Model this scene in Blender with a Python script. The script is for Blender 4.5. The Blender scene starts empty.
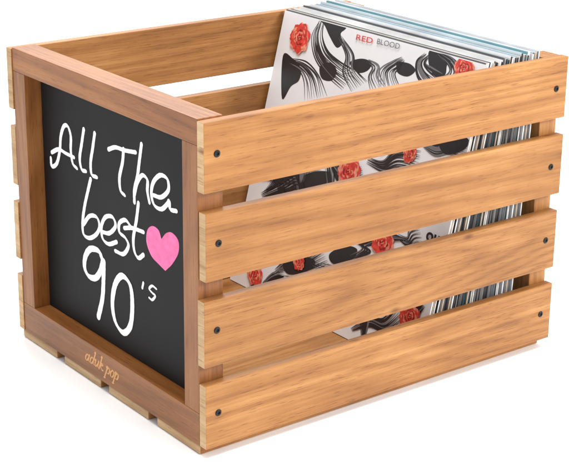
import bpy, bmesh, math, random
from mathutils import Vector, Matrix
random.seed(7)
S = bpy.context.scene
C = S.collection
S.view_settings.view_transform = 'Standard'
S.view_settings.look = 'None'
S.view_settings.exposure = 0

# ------------------------------------------------------------------ camera
F = 1556.8
az, tilt, roll = math.radians(52.70), math.radians(19.39), math.radians(-.66)
ca, sa, ct, st = math.cos(az), math.sin(az), math.cos(tilt), math.sin(tilt)
fw = Vector((ca*ct, sa*ct, -st)); up0 = Vector((ca*st, sa*st, ct)); rt0 = Vector((sa, -ca, 0))
up = up0*math.cos(roll)+rt0*math.sin(roll); rt = rt0*math.cos(roll)-up0*math.sin(roll)
CAM = Vector((-0.6448, -0.9505, 0.5971))
cd = bpy.data.cameras.new('camera'); cam = bpy.data.objects.new('camera', cd); C.objects.link(cam)
M = Matrix((rt, up, -fw)).transposed().to_4x4(); M.translation = CAM
cam.matrix_world = M
cd.sensor_width = 36; cd.lens = 36*F*.996/569; cd.clip_end = 100; cd.clip_start = .01
S.camera = cam

# measured photo point -> point on a real plane (point p0, normal n)
def ray(px, py): return fw + rt*((px-284.5)/F) + up*((231-py)/F)
def on_plane(px, py, p0, n):
    d = ray(px, py); t = (p0-CAM).dot(n)/d.dot(n); return CAM + d*t

# ------------------------------------------------------------------ materials
def nm(name):
    m = bpy.data.materials.new(name); m.use_nodes = True
    nt = m.node_tree; return m, nt, nt.nodes['Principled BSDF']
def plain(name, col, rough=.5, var=0.0, scale=60, bump=0.0, metal=0, spec=.5):
    m, nt, b = nm(name)
    b.inputs['Roughness'].default_value = rough; b.inputs['Metallic'].default_value = metal
    b.inputs['Specular IOR Level'].default_value = spec
    b.inputs['Base Color'].default_value = (*col, 1)
    if var or bump:
        tc = nt.nodes.new('ShaderNodeTexCoord'); n = nt.nodes.new('ShaderNodeTexNoise')
        n.inputs['Scale'].default_value = scale; n.inputs['Detail'].default_value = 6
        nt.links.new(tc.outputs['Object'], n.inputs['Vector'])
        r = nt.nodes.new('ShaderNodeValToRGB')
        r.color_ramp.elements[0].position = .3; r.color_ramp.elements[1].position = .7
        r.color_ramp.elements[0].color = (*[c*(1-var) for c in col], 1)
        r.color_ramp.elements[1].color = (*[min(1, c*(1+var)) for c in col], 1)
        nt.links.new(n.outputs['Fac'], r.inputs['Fac']); nt.links.new(r.outputs['Color'], b.inputs['Base Color'])
        if bump:
            bp = nt.nodes.new('ShaderNodeBump'); bp.inputs['Strength'].default_value = bump; bp.inputs['Distance'].default_value = .001
            nt.links.new(n.outputs['Fac'], bp.inputs['Height']); nt.links.new(bp.outputs['Normal'], b.inputs['Normal'])
    return m

def wood(name, axis, dark, mid, light, rough=.46):
    m, nt, b = nm(name); N = nt.nodes.new; L = nt.links.new
    tc = N('ShaderNodeTexCoord'); oi = N('ShaderNodeObjectInfo')
    mul = N('ShaderNodeMath'); mul.operation = 'MULTIPLY'; mul.inputs[1].default_value = 7.3
    L(oi.outputs['Random'], mul.inputs[0])
    add = N('ShaderNodeVectorMath'); add.operation = 'ADD'
    L(tc.outputs['Object'], add.inputs[0]); L(mul.outputs[0], add.inputs[1])
    def mapped(a, c):
        mp = N('ShaderNodeMapping'); s = [c, c, c]; s[axis] = a
        mp.inputs['Scale'].default_value = s; L(add.outputs[0], mp.inputs['Vector']); return mp
    def noise(mp, sc, det, dist=0, rough_=.5, exp=None):
        n = N('ShaderNodeTexNoise'); n.inputs['Scale'].default_value = sc; n.inputs['Detail'].default_value = det
        n.inputs['Distortion'].default_value = dist; n.inputs['Roughness'].default_value = rough_
        L(mp.outputs[0], n.inputs['Vector'])
        if not exp: return n.outputs['Fac']
        q = N('ShaderNodeMapRange'); q.inputs['From Min'].default_value = exp[0]; q.inputs['From Max'].default_value = exp[1]
        L(n.outputs['Fac'], q.inputs['Value']); return q.outputs[0]
    def mixf(a, bb, f):
        x = N('ShaderNodeMix'); x.data_type = 'FLOAT'; x.inputs[0].default_value = f
        L(a, x.inputs[2]); L(bb, x.inputs[3]); return x.outputs[0]
    # thin growth rings : a slow noise field sliced into many rings
    n1 = noise(mapped(.8, 9), 1.0, 1.0, 0)
    rg = N('ShaderNodeMath'); rg.operation = 'MULTIPLY'; rg.inputs[1].default_value = 150; L(n1, rg.inputs[0])
    sn = N('ShaderNodeMath'); sn.operation = 'SINE'; L(rg.outputs[0], sn.inputs[0])
    ma = N('ShaderNodeMapRange'); ma.inputs['From Min'].default_value = -1; L(sn.outputs[0], ma.inputs['Value'])
    pw = N('ShaderNodeMath'); pw.operation = 'POWER'; pw.inputs[1].default_value = .5; L(ma.outputs[0], pw.inputs[0])
    n2 = noise(mapped(12, 800), 1.0, 7.0, 0, .65, (.28, .72))   # fibres
    n5 = noise(mapped(.7, 170), 1.0, 5.0, 0, .55, (.28, .72))   # long thin streaks
    n3 = noise(mapped(9.0, 14), 1.0, 4.0, 0, .55, (.28, .72))   # broad stain blotches
    n4 = noise(mapped(60, 1300), 1.0, 2.0)                      # pores
    v = mixf(pw.outputs[0], n3, .64)
    v = mixf(v, n5, .36)
    v = mixf(v, n2, .24)
    r = N('ShaderNodeValToRGB'); e = r.color_ramp.elements
    e[0].position = .18; e[0].color = (*dark, 1); e[1].position = .84; e[1].color = (*light, 1)
    k = e.new(.53); k.color = (*mid, 1)
    L(v, r.inputs['Fac'])
    pr = N('ShaderNodeValToRGB'); pr.color_ramp.elements[0].position = .30; pr.color_ramp.elements[0].color = (.50, .38, .30, 1)
    pr.color_ramp.elements[1].position = .39; pr.color_ramp.elements[1].color = (1, 1, 1, 1)
    L(n4, pr.inputs['Fac'])
    mx = N('ShaderNodeMix'); mx.data_type = 'RGBA'; mx.blend_type = 'MULTIPLY'; mx.inputs[0].default_value = .75
    L(r.outputs['Color'], mx.inputs[6]); L(pr.outputs['Color'], mx.inputs[7])
    # small pin knots
    vo = N('ShaderNodeTexVoronoi'); vo.inputs['Scale'].default_value = 1; L(mapped(11, 26).outputs[0], vo.inputs['Vector'])
    kr = N('ShaderNodeValToRGB'); kr.color_ramp.elements[0].position = .02; kr.color_ramp.elements[0].color = (.38, .22, .14, 1)
    kr.color_ramp.elements[1].position = .09; kr.color_ramp.elements[1].color = (1, 1, 1, 1)
    L(vo.outputs['Distance'], kr.inputs['Fac'])
    m2 = N('ShaderNodeMix'); m2.data_type = 'RGBA'; m2.blend_type = 'MULTIPLY'; m2.inputs[0].default_value = .8
    L(mx.outputs[2], m2.inputs[6]); L(kr.outputs['Color'], m2.inputs[7])
    hv = N('ShaderNodeHueSaturation'); mr = N('ShaderNodeMapRange')
    mr.inputs['To Min'].default_value = .88; mr.inputs['To Max'].default_value = 1.10
    L(oi.outputs['Random'], mr.inputs['Value']); L(mr.outputs[0], hv.inputs['Value']); L(m2.outputs[2], hv.inputs['Color'])
    L(hv.outputs['Color'], b.inputs['Base Color'])
    bp = N('ShaderNodeBump'); bp.inputs['Strength'].default_value = .25; bp.inputs['Distance'].default_value = .0003
    L(n2, bp.inputs['Height']); L(bp.outputs['Normal'], b.inputs['Normal'])
    b.inputs['Roughness'].default_value = rough; b.inputs['Specular IOR Level'].default_value = .35
    return m

HON = ((.200, .074, .018), (.345, .148, .041), (.485, .240, .080))
BRN = ((.150, .050, .013), (.265, .097, .025), (.375, .155, .046))
w_slat = wood('honey_wood_along_x', 0, *HON)
w_y = wood('honey_wood_along_y', 1, *HON)
w_z = wood('honey_wood_along_z', 2, *HON)
w_fy = wood('brown_wood_along_y', 1, *BRN, rough=.36)
w_fz = wood('brown_wood_along_z', 2, *BRN, rough=.36)
w_end = wood('pale_end_grain', 1, (.34, .19, .085), (.52, .34, .175), (.66, .47, .28), .6)
board_m = plain('chalkboard_black', (.0065, .0063, .0068), .6, .35, 14, spec=.22)
chalk_m = plain('white_chalk_ink', (.95, .95, .95), .9, .02, 300, spec=.1)
pink_m = plain('pink_chalk_ink', (.88, .19, .41), .8, .14, 160, spec=.2)
screw_m = plain('black_screw', (.018, .016, .016), .35, metal=.6)
sock_m = plain('screw_socket', (.003, .003, .003), .8)
burn_m = plain('engraved_lettering', (.66, .33, .12), .6)
floor_m = plain('white_studio_floor', (.95, .95, .95), .35, .005, 4, spec=.3)
paper_m = plain('white_printed_card', (.86, .86, .875), .38, .03, 20)
ink_m = plain('black_print', (.020, .020, .024), .38)
grey_m = plain('grey_print', (.17, .16, .17), .38)
red_m = plain('red_print', (.68, .055, .040), .38, .35, 220)
red2_m = plain('light_red_print', (.84, .28, .19), .38, .3, 220)
red3_m = plain('dark_red_print', (.34, .012, .015), .38)
inner_m = plain('inner_paper', (.78, .77, .74), .6, .05, 30)

# ------------------------------------------------------------------ mesh helpers
H, L_, W = .28, .4037, .322
FL = -.0085
BASE = Vector((L_/2, W/2, FL))
def link(name, bm, mats, parent=None, org=BASE, smooth=False):
    for v in bm.verts: v.co -= org
    me = bpy.data.meshes.new(name); bm.to_mesh(me); bm.free()
    for m in mats: me.materials.append(m)
    if smooth:
        for p in me.polygons: p.use_smooth = True
    o = bpy.data.objects.new(name, me); C.objects.link(o)
    if parent: o.parent = parent
    else: o.location = org
    return o
def thing(name, label, cat, loc, group=None):
    o = bpy.data.objects.new(name, None); C.objects.link(o); o.location = loc; o.empty_display_size = .02
    o['label'] = label; o['category'] = cat
    if group: o['group'] = group
    return o
def bbox(bm, a, b, mi=0):
    vs = [bm.verts.new((x, y, z)) for x in (a[0], b[0]) for y in (a[1], b[1]) for z in (a[2], b[2])]
    fs = []
    for q in ((0,1,3,2), (4,6,7,5), (0,4,5,1), (2,3,7,6), (0,2,6,4), (1,5,7,3)):
        f = bm.faces.new([vs[i] for i in q]); f.material_index = mi; fs.append(f)
    return vs, fs
def plank(name, a, b, mat, parent, end_axis=None, bev=.0007):
    bm = bmesh.new(); bbox(bm, a, b)
    bmesh.ops.recalc_face_normals(bm, faces=bm.faces)
    bmesh.ops.bevel(bm, geom=list(bm.edges), offset=bev, segments=2, affect='EDGES', profile=.6)
    if end_axis is not None:
        for f in bm.faces:
            if abs(f.normal[end_axis]) > .9: f.material_index = 1
    return link(name, bm, [mat, w_end], parent)

def crom(pts, closed=False, n=9):
    P = [Vector(p) for p in pts]
    if len(P) == 2: return [P[0].lerp(P[1], i/n) for i in range(n+1)]
    out = []; m = len(P)
    rng = m if closed else m-1
    for i in range(rng):
        p1, p2 = P[i % m], P[(i+1) % m]
        p0 = P[(i-1) % m] if (closed or i > 0) else p1*2-p2
        p3 = P[(i+2) % m] if (closed or i+2 < m) else p2*2-p1
        for k in range(n):
            t = k/n
            out.append(.5*((2*p1)+(p2-p0)*t+(2*p0-5*p1+4*p2-p3)*t*t+(3*p1-p0-3*p2+p3)*t**3))
    out.append(P[0].copy() if closed else P[-1].copy())
    return out
# ribbon in a plane: pts are 3D points on the plane, n the outward normal
def ribbon(bm, pts, n, w, mi=0, taper=.0, off=.0003, nib=None, jit=0.0, climb=.00006, closed=False, nk=.30):
    K = len(pts); cum = [0]
    for i in range(1, K): cum.append(cum[-1]+(pts[i]-pts[i-1]).length)
    T = max(cum[-1], 1e-6); prev = None
    if taper == 0 and not closed:           # round ends: extra stations close to both ends
        d0 = (pts[0]-pts[1]).normalized(); d1 = (pts[-1]-pts[-2]).normalized()
        pre = [pts[0]+d0*w*.5*f for f in (1, .93, .75, .4)]; post = [pts[-1]+d1*w*.5*f for f in (.4, .75, .93, 1)]
        wf = [.06, .37, .66, .92]+[1]*K+[.92, .66, .37, .06]
        pts = pre+list(pts)+post
    else:
        wf = None
    K2 = len(pts)
    for i, p in enumerate(pts):
        a = pts[max(0, i-1)]; b = pts[min(K2-1, i+1)]
        if closed and i in (0, K2-1): a, b = pts[K2-2], pts[1]
        d = (b-a)
        if d.length < 1e-9: continue
        d.normalize(); s = n.cross(d).normalized()
        ww = w*(1+random.uniform(-jit, jit)); fr = i/(K2-1)
        if wf: ww *= wf[i]
        elif taper:
            s_ = cum[i]; e = min(s_, T-s_); ww *= .10+.90*min(1, (e/(T*taper)))**.8
        if nib is not None: ww *= nk+(1-nk)*abs(s.dot(nib))
        o = n*(off+climb*fr)
        cur = (bm.verts.new(p+o+s*ww/2), bm.verts.new(p+o-s*ww/2))
        if prev:
            f = bm.faces.new((prev[0], prev[1], cur[1], cur[0])); f.material_index = mi
        prev = cur
def blob(bm, pts3, n, mi=0, off=.0003):
    vs = [bm.verts.new(p+n*off) for p in pts3]
    f = bm.faces.new(vs); f.material_index = mi
    bmesh.ops.triangulate(bm, faces=[f])
def textmesh(s, size, shear=0.0, bold=0.0):
    cu = bpy.data.curves.new('t', 'FONT'); cu.body = s; cu.size = size; cu.shear = shear; cu.offset = bold
    cu.align_x = 'LEFT'
    o = bpy.data.objects.new('t', cu); C.objects.link(o); bpy.context.view_layer.update()
    me = bpy.data.meshes.new_from_object(o.evaluated_get(bpy.context.evaluated_depsgraph_get()))
    bpy.data.objects.remove(o); bpy.data.curves.remove(cu); return me
def add_text(bm, s, org, ex, ey, n, mi, off, bold, width, height):
    me = textmesh(s, 1.0, bold=bold)
    xs = [v.co.x for v in me.vertices]; ys = [v.co.y for v in me.vertices]
    kx = width/(max(xs)-min(xs)); ky = height/(max(ys)-min(0, min(ys)))
    vs = [bm.verts.new(org+ex*((v.co.x-min(xs))*kx)+ey*(v.co.y*ky)+n*off) for v in me.vertices]
    for p in me.polygons:
        try:
            f = bm.faces.new([vs[i] for i in p.vertices]); f.material_index = mi
        except ValueError: pass
    bpy.data.meshes.remove(me)

# ------------------------------------------------------------------ setting
bm = bmesh.new()
vs = [bm.verts.new(p) for p in ((-8, -8, FL), (8, -8, FL), (8, 8, FL), (-8, 8, FL))]; bm.faces.new(vs)
fl = link('floor', bm, [floor_m], None, Vector((0, 0, 0))); fl['kind'] = 'structure'

# ------------------------------------------------------------------ crate
crate = thing('wooden_crate', 'honey coloured slatted wooden crate with a framed chalkboard end, standing on white floor', 'crate', BASE)
SH, G, TH = .0575, .01667, .0092
def screw(parent, x, z):
    bm = bmesh.new()
    R = .0030
    prof = [(R, 0), (R, .0004), (R*.8, .0009), (R*.45, .0010), (R*.40, .0002)]
    rings = []
    for r, h in prof:
        rings.append([bm.verts.new((x+r*math.cos(2*math.pi*k/18), -h, z+r*math.sin(2*math.pi*k/18))) for k in range(18)])
    for a, b in zip(rings, rings[1:]):
        for k in range(18): bm.faces.new((a[k], a[(k+1) % 18], b[(k+1) % 18], b[k]))
    f = bm.faces.new(rings[-1]); f.material_index = 1
    bmesh.ops.recalc_face_normals(bm, faces=bm.faces)
    link('screw', bm, [screw_m, sock_m], parent)
for i in range(4):
    z1 = H-i*(SH+G); z0 = z1-SH
    if i == 3: z0 += .0008
    dx = [0, .0012, -.0006, .0004][i]
    s = plank('side_slat', (dx, 0, z0), (L_+dx*.5, TH, z1), w_slat, crate, 0)
    screw(s, .0125+dx, (z0+z1)/2+.0025); screw(s, L_-.0135, (z0+z1)/2+random.uniform(-.001, .002))
    plank('side_slat', (-.0005+dx*.5, W-TH, z0), (L_, W, z1), w_slat, crate, 0)
# framed chalkboard end
FD, FX = .024, .0005
yi0, yi1 = TH+.0003, W-TH-.0003
RW, SW, BW = .0215, .0215, .030
plank('frame_rail', (FX, yi0, H-RW+.0012), (FX+FD, yi1, H+.0012), w_fy, crate, bev=.0005)
bot = plank('frame_rail', (FX, yi0, .0006), (FX+FD, yi1, BW), w_fy, crate, bev=.0005)
plank('frame_stile', (FX, yi0, BW+.0001), (FX+FD, yi0+SW, H-RW+.0011), w_fz, crate, bev=.0004)
plank('frame_stile', (FX, yi1-SW, BW+.0001), (FX+FD, yi1, H-RW+.0011), w_fz, crate, bev=.0004)
BX = FX+.0165
cb = plank('chalkboard', (BX, yi0+SW+.0004, BW+.0004), (BX+.004, yi1-SW-.0004, H-RW+.0006), board_m, crate, bev=.0002)
NB = Vector((-1, 0, 0)); PB = Vector((BX, 0, 0))
def bp(px, py): return on_plane(px, py, PB, NB)
BN = Vector((0, .85, .53)).normalized()
def stroke(bm, pts, w, closed=False, jit=.05, off=.0003):
    ribbon(bm, [bp(p.x, p.y) for p in crom([(a, b) for a, b in pts], closed)], NB, w*1.10, jit=jit, off=off, closed=closed, nib=BN, nk=.60, climb=.00003)
bm = bmesh.new()
T1, T2 = .0040, .0060
writing = [
 ([(50,158),(51,166),(56,163),(59,150),(60,136),(63,126),(67,126),(70,136),(70,150),(72,163),(76,168)], T1),        # A
 ([(51,152),(58,149),(65,153),(73,157)], T1),
 ([(83,129),(81,143),(79,158),(81,169),(85,171)], T1),                                     # l
 ([(94,133),(92,148),(90,162),(91,174),(96,177)], T1),                           # l
 ([(108,149),(115,147),(124,150),(135,152)], T1),                                           # T
 ([(123,149),(122,162),(119,177),(120,190),(124,195)], T1),
 ([(141,144),(139,160),(137,176),(134,190),(134,202)], T1),                                 # h
 ([(134,194),(137,182),(142,175),(147,180),(147,191),(149,202)], T1),
 ([(153,195),(161,197),(168,190),(167,179),(160,175),(153,182),(151,194),(154,205),(161,209),(167,204),(169,201),(170,209),(176,211)], T1),  # e
 ([(90,179),(87,192),(84,206),(82,222),(83,234),(89,238),(96,234),(99,226),(96,217),(89,216),(83,224)], T1),                                     # b
 ([(102,232),(109,233),(115,226),(112,217),(105,217),(101,226),(102,238),(108,244),(116,242)], T1),  # e
 ([(130,226),(125,220),(119,223),(119,232),(125,238),(128,246),(123,254),(115,251)], T1),   # s
 ([(138,203),(136,220),(133,238),(134,251),(138,258),(143,255)], T1),                       # t
 ([(124,228),(132,228),(143,232)], T1),
 ([(102,260),(98,251),(90,249),(85,256),(84,267),(88,276),(95,278),(100,271),(103,260),(103,278),(102,298),(98,317)], T2),  # 9
 ([(143,283),(142,288)], .0026),
 ([(156,289),(152,286),(149,289),(152,293),(155,296),(152,300),(149,298)], .0024),
]
for k, (p, w) in enumerate(writing): stroke(bm, p, w, off=.0001+.00001*k)
stroke(bm, [(122,276),(115,284),(112,303),(115,322),(123,333),(130,326),(132,306),(130,286)], T2, closed=True, off=.0003)
link('chalk_lettering', bm, [chalk_m], cb)
bm = bmesh.new()
h1 = crom([(161,239),(158,230),(152,226),(147,230),(146,242),(151,256),(159,265),(165,271)])
h2 = crom([(165,271),(172,264),(178,253),(178,241),(172,233),(166,233),(161,239)])
blob(bm, [bp(p.x, p.y) for p in (h1+h2[1:-1])], NB, off=.0001)
link('pink_heart', bm, [pink_m], cb)

# engraved maker's lettering on the bottom rail
glyph = {
 'a': ([[(.45,.40),(.28,.52),(.08,.35),(.06,.10),(.22,.0),(.42,.25)], [(.50,.54),(.42,.12),(.58,.03)]], .62),
 'd': ([[(.45,.40),(.28,.52),(.08,.35),(.06,.10),(.22,.0),(.42,.25)], [(.50,.98),(.60,1.0),(.43,.15),(.58,.02)]], .64),
 'u': ([[(-.02,.44),(.10,.52),(.05,.15),(.18,.0),(.40,.28)], [(.47,.52),(.42,.12),(.56,.02)]], .60),
 'k': ([[(.12,.97),(.22,1.0),(.02,.0)], [(.10,.25),(.30,.52),(.42,.40),(.16,.27),(.42,.0),(.52,.05)]], .56),
 'p': ([[(.04,.46),(.16,.52),(-.06,-.42)], [(.10,.30),(.32,.52),(.47,.36),(.36,.06),(.06,.06)], [(-.14,-.42),(.04,-.40)]], .56),
 'o': ([[(.25,.52),(.06,.30),(.10,.02),(.30,.0),(.46,.24),(.40,.48),(.22,.51)]], .54)}
bm = bmesh.new()
nrm = Vector((-1, 0, 0)); P0 = Vector((FX, 0, 0))
a0 = on_plane(84.5, 366, P0, nrm); a1 = on_plane(118, 388, P0, nrm)
tot = sum(glyph[c][1] if c != ' ' else .30 for c in 'aduk pop')
wid = abs(a0.y-a1.y); k = wid/tot; cx = 0; q = 0
for c in 'aduk pop':
    if c == ' ': cx += .30; continue
    for strokepts in glyph[c][0]:
        pp = [Vector((FX, a0.y-(cx+p.x+p.y*.25)*k, .0114+p.y*k*.98)) for p in crom(strokepts, n=7)]
        ribbon(bm, pp, nrm, .0018, off=.00005+.000005*q, nib=Vector((0, .97, .22)).normalized(), climb=.000004, nk=.30); q += 1
    cx += glyph[c][1]
link('engraved_lettering', bm, [burn_m], bot)

# plain slatted far end
for y0, y1 in ((yi0, yi0+.022), (yi1-.022, yi1)):
    plank('corner_post', (L_-.022, y0, .0006), (L_-.0005, y1, H-.0005), w_z, crate)
for i in range(4):
    z1 = H-.001-i*(SH+G)
    plank('end_slat', (L_-.020, yi0+.0225, z1-SH), (L_-.004, yi1-.0225, z1), w_y, crate)
# bottom boards
nb = 4; ys, ye = .010, W-.004; bw = .0665; gp = (ye-ys-nb*bw)/(nb-1)
for i in range(nb):
    y0 = ys+i*(bw+gp)
    plank('bottom_board', (.0015, y0, FL+.0005), (L_-.004, y0+bw, -.0002), w_slat, crate, 0, bev=.0012)

# ------------------------------------------------------------------ records
TENS = ['', 'first', 'second', 'third', 'fourth', 'fifth', 'sixth', 'seventh', 'eighth', 'ninth', 'tenth', 'eleventh', 'twelfth',
       'thirteenth', 'fourteenth', 'fifteenth', 'sixteenth', 'seventeenth', 'eighteenth', 'nineteenth', 'twentieth']
def ordn(i):
    if i <= 20: return TENS[i]
    if i == 30: return 'thirtieth'
    return ('twenty-' if i < 30 else 'thirty-')+TENS[i % 10]
PAL = {'white': (.82,.82,.82), 'cream': (.72,.68,.60), 'black': (.03,.03,.035), 'light blue': (.42,.56,.64), 'dark grey': (.10,.10,.11),
       'tan': (.52,.42,.30), 'pale grey': (.58,.59,.61), 'pale blue': (.60,.69,.73), 'teal': (.13,.30,.34)}
seq = ['white', 'dark grey', 'white', 'cream', 'black', 'pale grey', 'white', 'dark grey', 'tan', 'white', 'black', 'pale grey', 'white', 'dark grey', 'white',
       'teal', 'pale grey', 'white', 'cream', 'black', 'white', 'pale grey', 'light blue', 'white', 'dark grey', 'pale blue', 'white', 'pale grey', 'pale blue', 'teal',
       'white', 'pale grey', 'light blue', 'white', 'pale grey', 'white', 'pale blue']
pm = {c: plain('sleeve_'+c.replace(' ', '_'), v, .42, .12, 25) for c, v in PAL.items()}
y0r, y1r = .0115, .3085
PY = Vector((0, y1r, 0)); NY = Vector((0, 1, 0))
tl = on_plane(285, 10, PY, NY); bl = on_plane(230, 278, PY, NY)
tn = (tl.x-bl.x)/(tl.z-bl.z); XB0 = bl.x-(bl.z)*tn; ZT0 = min(tl.z, .290)
XT0 = XB0+tn*ZT0; SL = math.sqrt(ZT0**2+(XT0-XB0)**2)
N = len(seq); XTL = L_-.0240; XBL = L_-.044
rs = random.Random(11)
for i in range(N):
    f_ = i/(N-1); xb = XB0+f_*(XBL-XB0); xt = XT0+f_*(XTL-XT0)
    sl = SL if i == 0 else SL-.0042*f_+random.uniform(-.0020, .0008)
    dy = 0 if i == 0 else random.uniform(-.0008, .0030)
    dx = xt-xb; zt = math.sqrt(sl*sl-dx*dx)
    ev = Vector((dx, 0, zt)).normalized(); n = Vector((-ev.z, 0, ev.x)); ey = Vector((0, -1, 0))
    org = Vector((xb, (y0r+y1r)/2+dy, .0006)); wd = y1r-y0r-(0 if i == 0 else .003); th = .0013; cdt = .00035
    lab = ('white record sleeve printed with red flowers and black ink shapes, foremost in the crate' if i == 0 else
           '%s record sleeve, %s behind the flowered white sleeve in the crate' % (seq[i], ordn(i)))
    t = thing('record', lab, 'record', org, 'records leaning in the crate')
    def P(u, v, d): return org+ey*u+ev*v-n*d
    def slab(bm, u0, u1, v0, v1, d0, d1, mi=0):
        vs = [bm.verts.new(P(u, v, d)) for u in (u0, u1) for v in (v0, v1) for d in (d0, d1)]
        for q in ((0,1,3,2), (4,6,7,5), (0,4,5,1), (2,3,7,6), (0,2,6,4), (1,5,7,3)):
            f = bm.faces.new([vs[k] for k in q]); f.material_index = mi
    bm = bmesh.new(); h = wd/2; sp = h-.0006
    slab(bm, -h, sp, 0, sl, 0, cdt); slab(bm, -h, sp, 0, sl-random.uniform(0, .0008), th-cdt, th)
    slab(bm, sp, h, 0, sl-.0002, 0, th, 1)
    bmesh.ops.recalc_face_normals(bm, faces=bm.faces)
    own = paper_m if i == 0 else pm[seq[i]]
    spine = own if i == 0 else rs.choice([pm['black'], pm['black'], pm['black'], pm['dark grey'], pm['dark grey'], own, own, pm['white'], pm['tan']])
    sv = link('sleeve', bm, [own, spine], t, org)
    bm = bmesh.new(); slab(bm, -h+.002, sp-.001, .001, sl-.0015, th/2-.0002, th/2+.0002)
    bmesh.ops.recalc_face_normals(bm, faces=bm.faces)
    link('inner_sleeve', bm, [inner_m], t, org)
    if i == 0:
        NC = n.copy(); PC = org.copy(); EV = ev.copy(); EY = ey.copy()
        def cp(px, py): return on_plane(px, py, PC, NC)
        # --- printed stand-in artwork: loose abstract ink brushwork and red flowers
        bm = bmesh.new(); lay = 0
        def clampc(p):
            d = p-PC; u = max(-h+.0008, min(h-.0008, d.dot(EY))); v = max(.0008, min(sl-.0008, d.dot(EV))); return PC+EY*u+EV*v
        def ink(pts, w, mi=0, taper=.35):
            global lay; lay += 1
            ribbon(bm, [clampc(cp(p.x, p.y)) for p in crom(pts)], NC, w, mi, taper=taper, off=.00010+.000003*lay, climb=.000002)
        def mass(pts, mi=0):
            global lay; lay += 1
            P_ = [clampc(cp(p.x, p.y)) for p in crom(pts, True, 6)][:-1]
            blob(bm, P_, NC, mi, off=.00010+.000003*lay)
        rnd = random.Random(5)
        def locks(path, cnt, spread, w, mis=(0, 0, 1)):
            """a bundle of flowing tapered brush lines that follow one path"""
            for k in range(cnt):
                o0 = (k/(cnt-1)-.5)*spread
                pts = []
                for j, (x, y) in enumerate(path):
                    f = j/(len(path)-1); sp_ = o0*(.35+1.2*f)+rnd.uniform(-.8, .8)
                    a = path[min(j+1, len(path)-1)]; b_ = path[max(j-1, 0)]
                    dx_, dy_ = a[0]-b_[0], a[1]-b_[1]; l_ = math.hypot(dx_, dy_) or 1
                    pts.append((x-dy_/l_*sp_, y+dx_/l_*sp_))
                ink(pts, w*rnd.uniform(.6, 1.4), rnd.choice(mis), rnd.uniform(.3, .5))
        mass([(318,15),(334,15),(348,21),(346,28),(341,33),(343,42),(337,47),(330,36),(325,25)])
        mass([(283,55),(293,58),(301,68),(299,80),(291,86),(282,98)])
        mass([(430,50),(442,50),(454,58),(448,64),(446,74),(438,78),(430,66)])
        mass([(350,62),(362,58),(372,62),(368,70),(358,72)])
        mass([(398,62),(410,63),(416,70),(408,76),(398,72)])
        mass([(320,66),(330,62),(337,70),(332,80),(322,78)])
        locks([(322,20),(318,36),(322,54),(334,68),(350,80)], 14, 16, .0014)
        locks([(290,60),(303,66),(312,78),(316,98)], 10, 14, .0016)
        locks([(340,36),(350,54),(350,70),(360,86)], 10, 12, .0012)
        locks([(428,54),(422,62),(425,72),(436,82)], 11, 14, .0015)
        locks([(404,58),(396,64),(388,72),(390,88)], 10, 14, .0011)
        locks([(440,52),(452,62),(456,72),(450,82)], 9, 12, .0015)
        locks([(368,60),(376,66),(374,76),(379,88)], 7, 10, .0011, (0, 1))
        # what the gaps between the slats show
        locks([(262,196),(282,188),(300,178),(322,176)], 12, 16, .0016)
        mass([(296,182),(312,172),(330,172),(328,182),(312,190),(298,192)])
        locks([(368,160),(384,166),(398,158),(420,162)], 11, 16, .0014)
        locks([(420,140),(436,150),(450,146),(468,150)], 11, 14, .0015)
        mass([(440,140),(458,134),(470,140),(464,150),(446,154)])
        locks([(276,272),(292,262),(306,266),(326,256)], 11, 14, .0016)
        mass([(284,262),(302,256),(316,262),(306,272),(288,274)])
        mass([(330,254),(346,246),(358,250),(350,262),(334,264)])
        locks([(352,258),(366,250),(360,242),(376,236)], 9, 12, .0014)
        locks([(398,236),(408,242),(414,236),(422,234)], 9, 12, .0012)
        locks([(352,330),(370,322),(386,326),(402,312)], 10, 12, .0016)
        # --- loose bundles lower down
        for k in range(30):
            u = rnd.uniform(-h+.02, h-.03); v = rnd.uniform(.01, sl*.66); a = rnd.uniform(0, 6.28); r = rnd.uniform(.03, .07); cur = rnd.uniform(-1.8, 1.8)
            m_ = rnd.choice([5, 7, 9]); fat = rnd.random() < .6; wdt = rnd.choice([.012, .018])
            for q in range(m_):
                o0 = (q/(m_-1)-.5)*wdt; lay += 1
                c = PC+EY*(u+o0*math.sin(a))+EV*(v-o0*math.cos(a)); pts = []
                for s_ in range(14):
                    aa = a+(cur+o0*30)*s_/13; c = c+(EY*math.cos(aa)+EV*math.sin(aa))*r/13; pts.append(clampc(c))
                ribbon(bm, pts, NC, rnd.uniform(.0008, .0022)*(4 if fat and q in (2, 3) else 1), 0 if rnd.random() < .8 else 1, taper=.4, off=.00010+.000003*lay, climb=.000002)
        link('ink_print', bm, [ink_m, grey_m], sv, org)
        base = .00125
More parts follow.
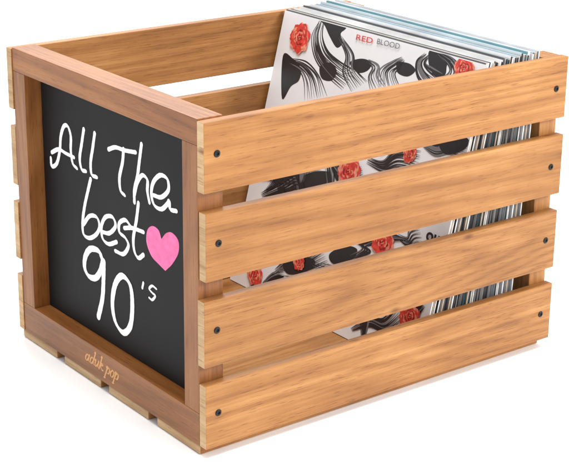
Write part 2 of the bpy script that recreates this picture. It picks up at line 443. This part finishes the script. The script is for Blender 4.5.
        def flower(px, py, R):
            bm = bmesh.new()
            c = cp(px, py); fr = random.Random(int(px*7+py)); lv = 0
            for (rr, cnt, mi) in ((1.0, 11, 1), (.92, 11, 0), (.84, 10, 1), (.76, 10, 0), (.66, 9, 1), (.58, 8, 0), (.50, 7, 2), (.42, 7, 1), (.34, 6, 0), (.24, 5, 2), (.14, 4, 1)):
                for q in range(cnt):
                    a = 2*math.pi*q/cnt+rr*9+fr.uniform(-.22, .22); lv += 1; rj = rr*fr.uniform(.86, 1.1)
                    cc = c+(EY*math.cos(a)+EV*math.sin(a))*R*rj*.62
                    e1 = EY*math.cos(a)+EV*math.sin(a); e2 = EY*-math.sin(a)+EV*math.cos(a); pts = []
                    for s_ in range(14):
                        b_ = 2*math.pi*s_/14
                        pts.append(clampc(cc+e1*math.cos(b_)*R*rj*.36*(1+.10*math.cos(5*b_))+e2*math.sin(b_)*R*rj*.34))
                    vs = [bm.verts.new(p+NC*(base+.000004*lv)) for p in pts]
                    f = bm.faces.new(vs); f.material_index = fr.choice([mi, mi, mi, 0])
            link('printed_flower', bm, [red_m, red2_m, red3_m], sv, org)
        for px, py, R in ((301,37,.0165),(466,69,.013),(350,171,.017),(411,153,.010),(256,275,.013),(384,242,.016),(411,317,.014),(300,262,.009)): flower(px, py, R)
        bm = bmesh.new()
        TX = (EY+EV*.022).normalized()
        p1 = cp(357, 39.0); p2 = cp(373.5, 43); p3 = cp(378, 43.2); p4 = cp(400.5, 49)
        add_text(bm, 'RED', p1, TX, EV, NC, 1, .0013, .006, abs(p2.y-p1.y), .0052)
        add_text(bm, 'BLOOD', p3, TX, EV, NC, 0, .0013, .0, abs(p4.y-p3.y), .0052)
        link('title_lettering', bm, [grey_m, red_m], sv, org)
        bm = bmesh.new()
        p5 = cp(427, 239.5); p6 = cp(456, 235)
        add_text(bm, 'ough', p5, EY, EV, NC, 0, .0014, .03, abs(p6.y-p5.y), .016)
        link('bold_lettering', bm, [ink_m], sv, org)

# ------------------------------------------------------------------ light
w = bpy.data.worlds.new('World'); S.world = w; w.use_nodes = True
w.node_tree.nodes['Background'].inputs['Color'].default_value = (1, 1, 1, 1)
w.node_tree.nodes['Background'].inputs['Strength'].default_value = .80
def area(name, loc, tgt, size, power, col=(1, 1, 1)):
    l = bpy.data.lights.new(name, 'AREA'); l.shape = 'SQUARE'; l.size = size; l.energy = power; l.color = col
    o = bpy.data.objects.new(name, l); C.objects.link(o); o.location = loc
    o.rotation_euler = (Vector(tgt)-Vector(loc)).to_track_quat('-Z', 'Y').to_euler()
area('key_softbox', (1.3, -2.2, 1.5), (.2, .1, .15), .6, 64, (1, .99, .97))
area('top_softbox', (.0, -.3, 2.5), (.2, .2, 0), 1.1, 66)
area('added_background_fill', (1.6, 3.2, 2.6), (1.2, 1.9, 0), 1.6, 74)  # extra lamp, added only to whiten the floor behind the crate
